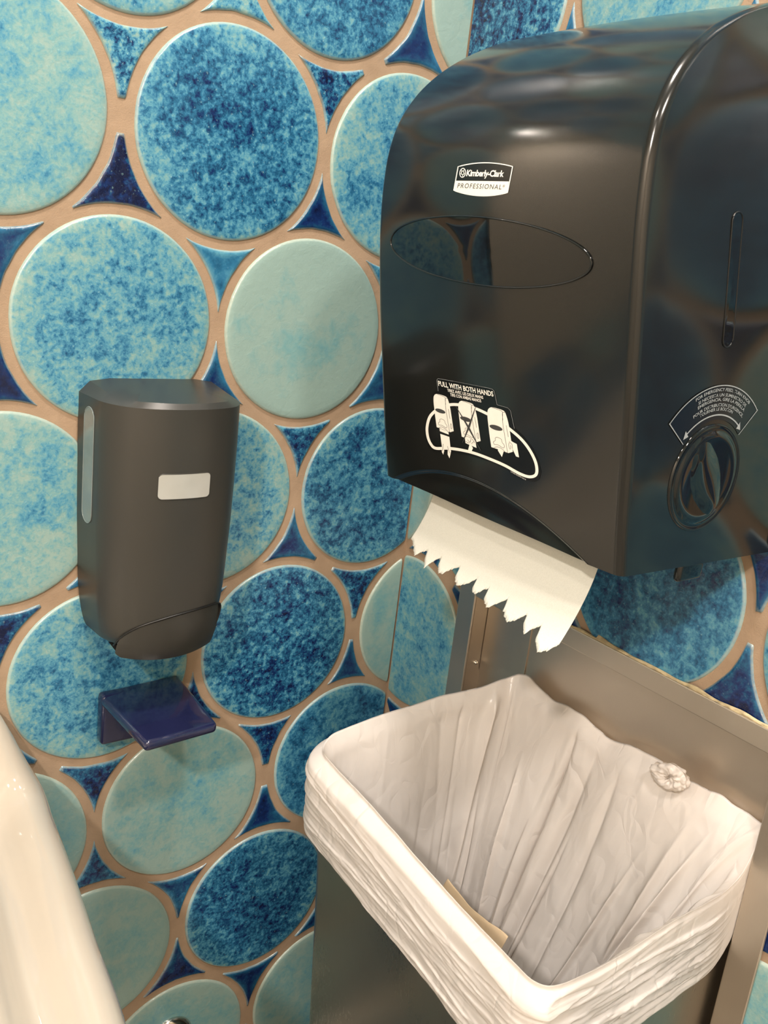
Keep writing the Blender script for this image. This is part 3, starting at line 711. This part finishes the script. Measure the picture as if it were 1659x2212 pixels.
# ------------------------------------------------------------------ soap dispenser
SX = -1.62
SPR = [(-2.31, .225, .235), (-2.295, .255, .258), (-2.25, .282, .276), (-2.17, .299, .292), (-2.06, .307, .304), (-1.9, .312, .311), (-1.7, .317, .318), (-1.35, .322, .322), (-1.165, .320, .322)]
def sbow(x, hw): return .105 * (1 - min(1, abs(x - SX) / hw) ** 2.2)
def ssec(z, D, hw, n=64):
    r = min(.11, hw * .45); P = [(SX - hw, 0), (SX - hw, -(D - r) * .33), (SX - hw, -(D - r) * .66)]
    for i in range(13): a = PI / 2 * i / 12; P.append((SX - hw + r - r * math.cos(a), -(D - r) - r * math.sin(a)))
    for i in range(1, 30): P.append((SX - hw + r + (2 * hw - 2 * r) * i / 30, -D))
    for i in range(12, -1, -1): a = PI / 2 * i / 12; P.append((SX + hw - r + r * math.cos(a), -(D - r) - r * math.sin(a)))
    P += [(SX + hw, -(D - r) * .66), (SX + hw, -(D - r) * .33), (SX + hw, 0)]
    P = [(x + (1 if x > SX else -1) * .022 * (1 + y / D) * min(1, abs(x - SX) / (hw * .8)), y) for x, y in P]
    return [(x, y - sbow(x, hw) * max(0, min(1, (-y / D - .3) / .4))) for x, y in P]
sd = empty('soap_dispenser', W(SX, 0, -2.3), 'charcoal plastic soap dispenser with a white label window mounted on the left tiled wall', 'soap dispenser')
zs = sorted(set([p[0] for p in SPR] + [-2.29 + 1.15 * i / 50 for i in range(51)]))
zs = [z for z in zs if z <= -1.165]
D_ = lambda z: smooth_interp([(a, b) for a, b, c in SPR], z); H_ = lambda z: smooth_interp([(a, c) for a, b, c in SPR], z)
bm = bmesh.new(); secs = [ssec(z, D_(z), H_(z)) for z in zs]; n = len(secs[0])
V = grid(bm, n, len(zs), lambda i, j: W(secs[j][i][0], secs[j][i][1], zs[j]))
# chamfered, gently sloping top
prev = V[-1]; base = secs[-1]
for k, (fx, fy) in enumerate(((.86, .955), (.6, .6), (.2, .2))):
    row = []
    for (x, y) in base:
        yy = y * fy; xx = SX + (x - SX) * fx
        row.append(bm.verts.new(W(xx, yy, -1.143 + .038 * (1 - min(1, -yy / .41)) - (.012 if k == 0 else 0) * min(1, abs(x - SX) / .3) ** 4)))
    for i in range(n - 1): bm.faces.new((prev[i], prev[i+1], row[i+1], row[i]))
    prev = row
bm.faces.new(prev); bm.faces.new(list(reversed(V[0])))
bmesh.ops.recalc_face_normals(bm, faces=bm.faces)
sharp(obj('housing', bm, m_soap, sd), 24)
def sfront(x, z, off=0.0):
    hw, D = H_(z), D_(z); return W(x, -D - sbow(x, hw) - off, z)
def resample(P, step=.012):
    out = []
    for i in range(len(P)):
        a, b = P[i], P[(i+1) % len(P)]; k = max(1, int(math.hypot(b[0]-a[0], b[1]-a[1]) / step))
        out += [(a[0] + (b[0]-a[0]) * j / k, a[1] + (b[1]-a[1]) * j / k) for j in range(k)]
    return out
def rrect(cx, cz, w, h, r, n=6):
    P = []
    for (sx_, sz_, a0) in ((1, 1, 0), (-1, 1, PI/2), (-1, -1, PI), (1, -1, 3*PI/2)):
        for i in range(n + 1): a = a0 + PI/2 * i / n; P.append((cx + sx_ * (w/2 - r) + r * math.cos(a), cz + sz_ * (h/2 - r) + r * math.sin(a)))
    return resample(P)
lw = rrect(-1.628, -1.505, .245, .115, .02)
bm = bmesh.new(); patch(bm, (-1.632, -1.508), lw, sfront, .002, 4); o = obj('label_window', bm, m_label, sd); tag(o, 'white rounded rectangular label')
bm = bmesh.new(); tube(bm, [sfront(a, b, .001) for a, b in lw], .0022, 6, True); obj('window_edge', bm, m_soap, o)
# clear level strip along the left flank
def sleft(y, z, off=0.0): return W(SX - H_(z) - .022 * (1 - y / D_(z)) - off, -y, z)
stp = stadium(.115, -1.69, .125, -1.26, .05)
bm = bmesh.new(); patch(bm, (.12, -1.47), stp, sleft, .002, 3); o = obj('level_strip', bm, m_soapwin, sd); tag(o, 'long clear grey sight strip')
bm = bmesh.new(); tube(bm, [sleft(a, b, .002) for a, b in stp], .0025, 6, True); obj('strip_edge', bm, m_soapwin, o)
# push lever
lv = catmull([(-1.868, -2.315), (-1.862, -2.25), (-1.825, -2.195), (-1.76, -2.155), (-1.65, -2.125), (-1.52, -2.11), (-1.41, -2.112), (-1.372, -2.135), (-1.372, -2.19), (-1.39, -2.28)], 8, False)
bm = bmesh.new()
def lvp(i, j):
    x, z = lv[i]; z2 = z + (-2.335 - z) * j / 12
    xc = SX + .01; xx = x + (xc - x) * .10 * (j / 12) ** 2
    zz_ = z2 - .03 * (1 - ((xx - SX) / .27) ** 2) * (j / 12)
    D = interp([(-2.4, .22), (-2.33, .258), (-2.27, .278), (-2.2, .292), (-2.1, .304)], zz_)
    return W(xx, -D - sbow(xx, .285) - .006, zz_)
V = grid(bm, len(lv), 13, lvp)
low = V[-1]; row = [bm.verts.new(v.co + Vector((0, .16 * S, .012 * S))) for v in low]
for i in range(len(lv) - 1): bm.faces.new((low[i], low[i+1], row[i+1], row[i]))
bmesh.ops.recalc_face_normals(bm, faces=bm.faces)
o = obj('push_lever', bm, m_soap, sd); sharp(o, 40)
bm = bmesh.new(); tube(bm, [sfront(a, b, .003) if b > -2.27 else sfront(a, max(b, -2.29), .003) for a, b in lv if b > -2.30], .005, 6); obj('lever_gap', bm, m_groove, sd)

# ------------------------------------------------------------------ blue ceramic drip ledge under the soap dispenser
sh = empty('ceramic_drip_ledge', W(-1.62, 0, -2.9), 'glossy navy blue ceramic ledge projecting from the left tiled wall below the soap dispenser', 'ledge')
bm = bmesh.new()
v = [W(-1.838, .0, -2.665), W(-1.412, 0, -2.645), W(-1.44, -.53, -2.655), (W(-1.80, -.53, -2.675))]
tp = [bm.verts.new(p) for p in v]; bt = [bm.verts.new(p - Vector((0, 0, .055 * S))) for p in v]
bm.faces.new(tp); bm.faces.new(list(reversed(bt)))
for i in range(4): bm.faces.new((tp[i], bt[i], bt[(i+1) % 4], tp[(i+1) % 4]))
bmesh.ops.recalc_face_normals(bm, faces=bm.faces); bevel(bm, .022, 4); obj('ledge_plate', bm, m_shelf, sh)
bm = bmesh.new(); box(bm, -1.835, -1.42, -.075, -.0, -2.93, -2.66); bevel(bm, .02, 4); obj('back_plate', bm, m_shelf, sh)

# ------------------------------------------------------------------ stainless waste receptacle
wr = empty('waste_receptacle', W(0, -1.6, FLOOR), 'brushed stainless steel waste bin set into the right tiled wall with a steel back panel', 'waste bin')
S0, S1, Z1, Z0 = .535, 2.605, -2.05, -7.05
def frame(x0, x1, si0, si1, zi):
    bm = bmesh.new()
    box(bm, x0, x1, -si0, -S0, Z0, Z1); box(bm, x0, x1, -S1, -si1, Z0, Z1); box(bm, x0, x1, -si1, -si0, zi, Z1)
    bevel(bm, .006, 2); return bm
obj('flange', frame(-.016, -.003, .664, 2.472, -2.15), m_steel, wr, smooth=False)
bm = bmesh.new()
box(bm, .10, .112, -2.50, -.63, Z0, -2.12); obj('back_panel', bm, m_steel, wr, smooth=False)
bm = bmesh.new(); box(bm, -.004, .10, -.664, -.650, Z0, -2.15); box(bm, -.004, .10, -2.486, -2.472, Z0, -2.15); box(bm, -.004, .10, -2.472, -.664, -2.15, -2.138)
obj('recess_sides', bm, m_steel, wr, smooth=False)
bm = bmesh.new(); box(bm, .094, .0995, -1.0, -.668, -2.6, -2.152); obj('panel_overlap', bm, m_steel, wr, smooth=False)
bm = bmesh.new()
for k in range(1): 
    n = 16; bmesh.ops.create_uvsphere(bm, u_segments=16, v_segments=8, radius=.012 * S, matrix=Matrix.Translation(W(.06, -.667, -2.555)))
obj('screw', bm, m_chrome, wr)
# container
def cx(z): return -interp([(-7.0, .80), (-4.5, .965), (-3.3, 1.04), (-2.8, 1.09)], z)
bm = bmesh.new()
def cloop(z, ins=0.0):
    x = cx(z) + ins; s0, s1 = .85 + ins, 2.445 - ins; r = .07; P = []
    P.append((.06 - ins, s0))
    for i in range(9): a = PI/2 * i / 8; P.append((x + r - r * math.sin(a), s0 + r - r * math.cos(a)))
    for i in range(9): a = PI/2 * i / 8; P.append((x + r - r * math.cos(a), s1 - r + r * math.sin(a)))
    P.append((.06 - ins, s1)); return P
lev = [(-7.0, 0), (-6, 0), (-5, 0), (-4.2, 0), (-3.4, 0), (-3.0, 0), (-2.86, 0), (-2.855, .004), (-2.86, .008), (-3.4, .012), (-5, .02), (-6.95, .02)]
V = grid(bm, 20, len(lev), lambda i, j: W(cloop(lev[j][0], lev[j][1])[i][0], -cloop(lev[j][0], lev[j][1])[i][1], lev[j][0]), True)
bm.faces.new(V[-1]); bm.faces.new(list(reversed(V[0])))
bmesh.ops.recalc_face_normals(bm, faces=bm.faces)
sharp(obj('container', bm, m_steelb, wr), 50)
# yellowed caulk along the top of the frame
bm = bmesh.new()
def caulk(i, j):
    s = .56 + 2.06 * i / 299; t = .004 + .004 * noise.noise(Vector((s * 9, 1, 0))) + .012 * max(0, noise.noise(Vector((s * 3.1, 5, 0)))) * (1 if s > 1.5 else .3) + (.003 if s > 1.5 else 0)
    a = PI * j / 7; rr_ = .005 + .008 * noise.noise(Vector((s * 40, j * .6, 0)))
    return W(-.004 - max(.001, rr_ + .003) * math.sin(a), -s, Z1 - .006 + max(.006, t * 1.7) * (1 - math.cos(a)) / 2 * 1.5)
grid(bm, 300, 8, caulk); tag(obj('trim_1', bm, m_caulk), kind='structure')

# ------------------------------------------------------------------ white bin liner
RIM = [  # x, s, z around the mouth, starting back left, over the front, to back right
    (.02, 1.03, -2.50), (-.10, .99, -2.53), (-.35, .93, -2.56), (-.65, .895, -2.60), (-.90, .865, -2.65), (-1.02, .875, -2.67), (-1.09, .94, -2.69), (-1.105, 1.08, -2.70),
    (-1.11, 1.35, -2.715), (-1.11, 1.65, -2.755), (-1.11, 1.95, -2.79), (-1.12, 2.25, -2.80), (-1.12, 2.385, -2.80), (-1.06, 2.44, -2.79), (-.85, 2.45, -2.79), (-.60, 2.455, -2.76), (-.35, 2.458, -2.74),
    (-.12, 2.46, -2.72), (-.02, 2.46, -2.62), (.02, 2.455, -2.50), (.04, 2.40, -2.485), (.04, 2.15, -2.49), (.03, 1.9, -2.50), (.03, 1.6, -2.50), (.03, 1.35, -2.50), (.03, 1.15, -2.49)]
def loop3(pts, N):
    n = len(pts); dense = []
    for i in range(n):
        p0, p1, p2, p3 = [Vector(pts[(i + q) % n]) for q in (-1, 0, 1, 2)]
        for j in range(12):
            t = j / 12; dense.append(0.5 * (2*p1 + (p2-p0)*t + (2*p0-5*p1+4*p2-p3)*t*t + (3*p1-p0-3*p2+p3)*t**3))
    L = [0]; m = len(dense)
    for i in range(m): L.append(L[-1] + (dense[(i+1) % m] - dense[i]).length)
    out = []; k = 0
    for i in range(N):
        t = L[-1] * i / N
        while L[k+1] < t: k += 1
        f_ = (t - L[k]) / (L[k+1] - L[k] + 1e-9); out.append(dense[k].lerp(dense[(k+1) % m], f_))
    return out, L[-1]
NB = 1100; rim, RL = loop3(RIM, NB)
cen = Vector((-.52, 1.62, 0))
def rn(i):
    a, b = rim[(i-3) % NB], rim[(i+3) % NB]; d = (b - a); n = Vector((d.y, -d.x, 0)); n.normalize()
    if n.dot(Vector((rim[i].x, rim[i].y, 0)) - cen) < 0: n = -n
    return n
RN = [rn(i) for i in range(NB)]
back_w = [sstep(-.25, -.02, p.x) * (1 if p.y < 2.44 else .5) for p in rim]
right_w = [sstep(2.3, 2.44, p.y) for p in rim]
left_w = [sstep(1.05, .9, p.y) * sstep(-.0, -.15, p.x) for p in rim]
rng = random.Random(23)
folds = []
for k in range(64):                 # pleats of the inside: position, drift, width, height
    p = rng.random(); folds.append((p, rng.uniform(-.05, .05), rng.uniform(.002, .007), rng.uniform(.25, .9) * rng.choice((1, 1, -1)), rng.uniform(0, .35), rng.uniform(.7, 1.3)))
skirt = []
for k in range(110):
    skirt.append((rng.random(), .12 + .95 * rng.random() ** .7, rng.uniform(.05, .24), rng.uniform(-.6, .6), rng.uniform(.02, .07), rng.uniform(.25, .9) * rng.choice((1, 1, -.7)), rng.choice((1, -1))))
VS = 80; VI = 150
def inside(i, t):                   # t 0..1 down the inside
    p, n = rim[i], RN[i]; q = i / NB
    g_ = .50 * t ** .75 + .40 * t ** 2.2
    base = Vector((p.x, p.y, 0)).lerp(Vector((-.78, 1.42, 0)), min(.97, g_)); z = p.z - 2.35 * t
    amp = .35 + 1.0 * back_w[i] + .25 * right_w[i] - .15 * left_w[i]; d = 0
    for (c, dr, w, a, t0, t1) in folds:
        e = abs((q - c - dr * t + .5) % 1 - .5)
        if e < w * 5:
            wt = sstep(t0 - .1, t0 + .15, t) if t0 > .06 else 1
            d += a * math.exp(-(e / w) ** 1.4) * wt
    cr = noise.ridged_multi_fractal(Vector((q * 20, t * 3.5 + q * 5, 2.0)), 1.1, 2.1, 3, 1.0, 2.0) - 1.0
    puff = noise.noise(Vector((q * 8, t * 2.2, 7)))
    fade = sstep(0, .05, t) * (1 - .6 * t)
    off = (.060 * d * amp + .010 * cr * (.6 + 1.6 * right_w[i] + .3 * back_w[i]) + .05 * puff) * fade + .014 * sstep(0, .03, t)
    b = base - n * off
    zz2 = z + .01 * cr * fade
    b.x = min(b.x, .085)
    k = sstep(-2.80, -2.90, z)
    if k > 0:
        b.x = b.x + (max(b.x, cx(z) + .03) - b.x) * k; b.y = b.y + (min(2.415, max(.885, b.y)) - b.y) * k
    return W(b.x, -b.y, zz2)
def outside(i, t):                  # t 0 at the crest .. 1 at the hem
    p, n = rim[i], RN[i]; q = i / NB
    hem = .40 + .03 * noise.noise(Vector((q * 9, 3, 3))) + .004 * noise.noise(Vector((q * 90, 3, 3)))
    if back_w[i] > .5: hem = .25
    a = min(1.0, t / .12); out_ = .055 * math.sin(a * PI / 2) - .015 * max(0, t - .4)
    d = 0
    for (c, v, w, sl, wv, am, sg) in skirt:
        e = (q - c + .5) % 1 - .5
        if abs(e) < w * 1.6:
            f_ = math.exp(-(e / w) ** 2); dv = (t - (v + sl * e * 3.0)) * sg
            d += am * f_ * (math.exp(-dv / wv) if dv > 0 else math.exp(dv / .007))
    cr = noise.ridged_multi_fractal(Vector((q * 14, t * 2.2 - q * 7, 9.0)), 1.1, 2.2, 2, 1.0, 2.0) - 1.0
    puff = noise.noise(Vector((q * 10, t * 1.2, 11)))
    k = (1 - back_w[i])
    out_ += (.0075 * d + .003 * cr + .012 * puff + .012) * sstep(.0, .15, t) * k
    b = Vector((p.x, p.y, 0)) + n * out_
    if n.y > .7 or p.y > 2.40: b.y = min(b.y, 2.47 + .015 * d * k * sstep(-.02, -.3, p.x))
    b.x = min(b.x, .088)
    return W(b.x, -b.y, p.z - hem * t + .03 * (1 - a) * 0)
bm = bmesh.new(); rows = []
for j in range(VS, 0, -1): rows.append(('o', j / VS))
for k in range(5): rows.append(('r', .15 + .7 * k / 4))
for j in range(1, VI + 1): rows.append(('i', j / VI))
def bagp(i, j):
    ty, t = rows[j]
    if ty == 'o': P = outside(i, t)
    elif ty == 'i': P = inside(i, t)
    else:
        a, b = outside(i, 1 / VS), inside(i, 1 / VI); c = W(rim[i].x, -rim[i].y, rim[i].z)
        n = RN[i]; top = c + Vector((n.x, -n.y, 0)) * S * .012
        top.z += .022 * S
        w = 1 - abs(t - .5) * 2
        P = (a.lerp(b, t)).lerp(top, w * .9)
    q = i / NB; bump_ = (noise.noise(Vector((q * 55, 2, 8))) * .35 + noise.noise(Vector((q * 22, 4, 8)))) * .016 * (.5 + 1.7 * back_w[i])
    fb_ = 1 if ty == 'r' else (max(0, 1 - t / .08) if ty == 'i' else max(0, 1 - t / .25)); P = P + Vector((0, 0, bump_ * S * fb_))
    # lump where the liner is gathered at the back left corner
    dd = math.hypot(rim[i].x - .02, rim[i].y - 1.08)
    if ty != 'o' and dd < .25: P = P + Vector((-.01, 0, .05)) * S * math.exp(-(dd / .07) ** 2) * (1 if ty == 'r' else max(0, 1 - t / .1))
    return P
V = grid(bm, NB, len(rows), bagp, True)
bm.faces.new(V[-1]); bmesh.ops.recalc_face_normals(bm, faces=bm.faces)
bag = obj('bin_liner', bm, m_bag); bag.location = (0, 0, 0)
tag(bag, 'white plastic bin liner folded over the rim of the stainless waste bin', 'bin liner')
# knot of spare film at the back rim
bm = bmesh.new(); KC = Vector((0, 0, 0))
def knot(i, j):
    a = 2 * PI * i / 72; b = 2 * PI * j / 28
    R_ = .060 + .010 * noise.noise(Vector((math.cos(a), math.sin(a), 4)) * 1.6); r_ = .036 + .020 * noise.noise(Vector((math.cos(a) * 2 + math.cos(b), math.sin(a) * 2, math.sin(b) + 5)) * 1.5)
    r_ += .006 * noise.noise(Vector((math.cos(a) * 4, math.sin(a) * 4, b)))
    y = (R_ + r_ * math.cos(b)) * math.cos(a) * .95; z = (R_ + r_ * math.cos(b)) * math.sin(a) * .62 + .012 * math.cos(a); x = r_ * math.sin(b) * .7
    return W(-.035 + x, -2.045 - y, -2.462 + z)
grid(bm, 72, 28, knot, True)
for f_ in range(72): pass
bmesh.ops.remove_doubles(bm, verts=bm.verts, dist=1e-6)
obj('knot', bm, m_bag, bag)

# ------------------------------------------------------------------ used paper in the bin
bm = bmesh.new()
cr0 = [W(-.72, -1.27, -3.42), W(-.58, -1.34, -3.30), W(-.55, -1.74, -3.36), W(-.70, -1.70, -3.48)]
def pap(i, j):
    u, v = i / 60, j / 30
    p = cr0[0].lerp(cr0[3], u).lerp(cr0[1].lerp(cr0[2], u), v)
    h = .05 * abs((v * 2.2 + .25 * math.sin(u * 4)) % 1 - .5) + .03 * noise.noise(Vector((u * 3, v * 2, 1)))
    return p + Vector((.25 * h, 0, h)) * S * 1.4 - Vector((0, 0, .25 * S * (1 - v)))
grid(bm, 61, 31, pap); o = obj('crumpled_paper', bm, m_brown)
o.modifiers.new('thickness', 'SOLIDIFY').thickness = 0.0005
tag(o, 'crumpled tan paper towel lying inside the white bin liner', 'paper towel')

# ------------------------------------------------------------------ washbasin
SE = [(.02, -2.16), (-.15, -2.125), (-.4, -2.15), (-.8, -2.19), (-1.2, -2.24), (-1.7, -2.30), (-2.0, -2.40), (-2.25, -2.62), (-2.38, -3.0), (-2.42, -3.6)]
SE = list(reversed(SE))
def sedge(y): return smooth_interp([(a, b) for a, b in SE], y)
ws = empty('washbasin', W(-3.8, 0, -3.6), 'glossy white porcelain washbasin against the left tiled wall', 'washbasin')
def sprof(q, y):     # height above rim plane by distance q in from the edge
    return smooth_interp([(0, -.16), (.006, -.10), (.02, -.045), (.05, -.012), (.09, 0.0), (.14, -.008), (.20, -.070), (.25, -.120), (.31, -.115), (.38, -.060), (.45, -.055), (.54, -.115), (.65, -.16), (.85, -.38), (1.1, -.58), (1.5, -.66), (2.2, -.68)], q)
bm = bmesh.new(); QS = [0, .004, .01, .02, .035, .055, .08, .11, .15, .19, .23, .27, .31, .35, .4, .45, .5, .56, .63, .7, .8, .9, 1.05, 1.2, 1.4, 1.6, 1.67]
XC = -3.8; NY = 120
YS = [-.004, -.02, -.04, -.06, -.085, -.11, -.14, -.17, -.2, -.24, -.28, -.33, -.4] + [-.4 - 1.75 * i / 60 for i in range(1, 61)] + [-2.2, -2.25, -2.29, -2.32, -2.35, -2.37, -2.39, -2.405, -2.415, -2.42]
def sinkz(q, y):
    qe = min(q, max(0.0, 2.42 + y) * 1.0)
    z = sprof(min(qe, .54), y)
    if qe > .54: z += (sprof(qe, y) - sprof(.54, y)) * sstep(.15, .85, -y)
    return -2.985 + z + .46 * math.exp(-(y / .17) ** 2) * sstep(-.02, .24, q)
cols = [(q, 1) for q in QS] + [(q, -1) for q in reversed(QS[:-1])]
def sinkp(i, j):
    q, sg = cols[i]; y = YS[j]; hw = sedge(y) - XC; t = q * hw / 1.67
    return W(XC + sg * (hw - t), y, sinkz(t, y))
V = grid(bm, len(cols), len(YS), sinkp)
loop = [r[0] for r in V] + V[-1][1:-1] + [r[-1] for r in reversed(V)]
last = loop
for dz, ins in ((.03, .0), (.33, .04), (.7, .22), (.95, .6)):
    row = []
    for v in loop:
        x, y, z = v.co.x / S, v.co.y / S, (v.co.z - ZO) / S; d = Vector((XC - x, -y * 1.0)); k = ins / max(d.length, .3)
        row.append(bm.verts.new(W(x + d.x * k, min(-.004, y + d.y * k), -3.145 - dz)))
    for i in range(len(loop) - 1): bm.faces.new((last[i], last[i+1], row[i+1], row[i]))
    last = row
bm.faces.new(last)
bmesh.ops.remove_doubles(bm, verts=bm.verts, dist=1e-5)
bmesh.ops.recalc_face_normals(bm, faces=bm.faces)
obj('basin', bm, m_sink, ws)
# chrome pipe collar low on the left wall
pc = empty('pipe_collar', W(-1.33, 0, -5.0), 'chrome pipe collar low on the left tiled wall beside the basin', 'pipe collar')
bm = bmesh.new(); pr_ = [(.13, -.0), (.13, -.02), (.11, -.035), (.07, -.045), (.055, -.045)]
grid(bm, 48, 5, lambda i, j: W(-1.325 + pr_[j][0] * math.cos(2*PI*i/48), pr_[j][1], -5.03 + pr_[j][0] * math.sin(2*PI*i/48)), True); obj('collar', bm, m_chrome, pc)
bm = bmesh.new(); tube(bm, [W(-1.325, .0, -5.03), W(-1.325, -.25, -5.03), W(-1.34, -.36, -5.05), W(-1.4, -.42, -5.08), W(-1.6, -.45, -5.1), W(-2.3, -.45, -5.12)], .055, 16); obj('pipe', bm, m_chrome, pc)
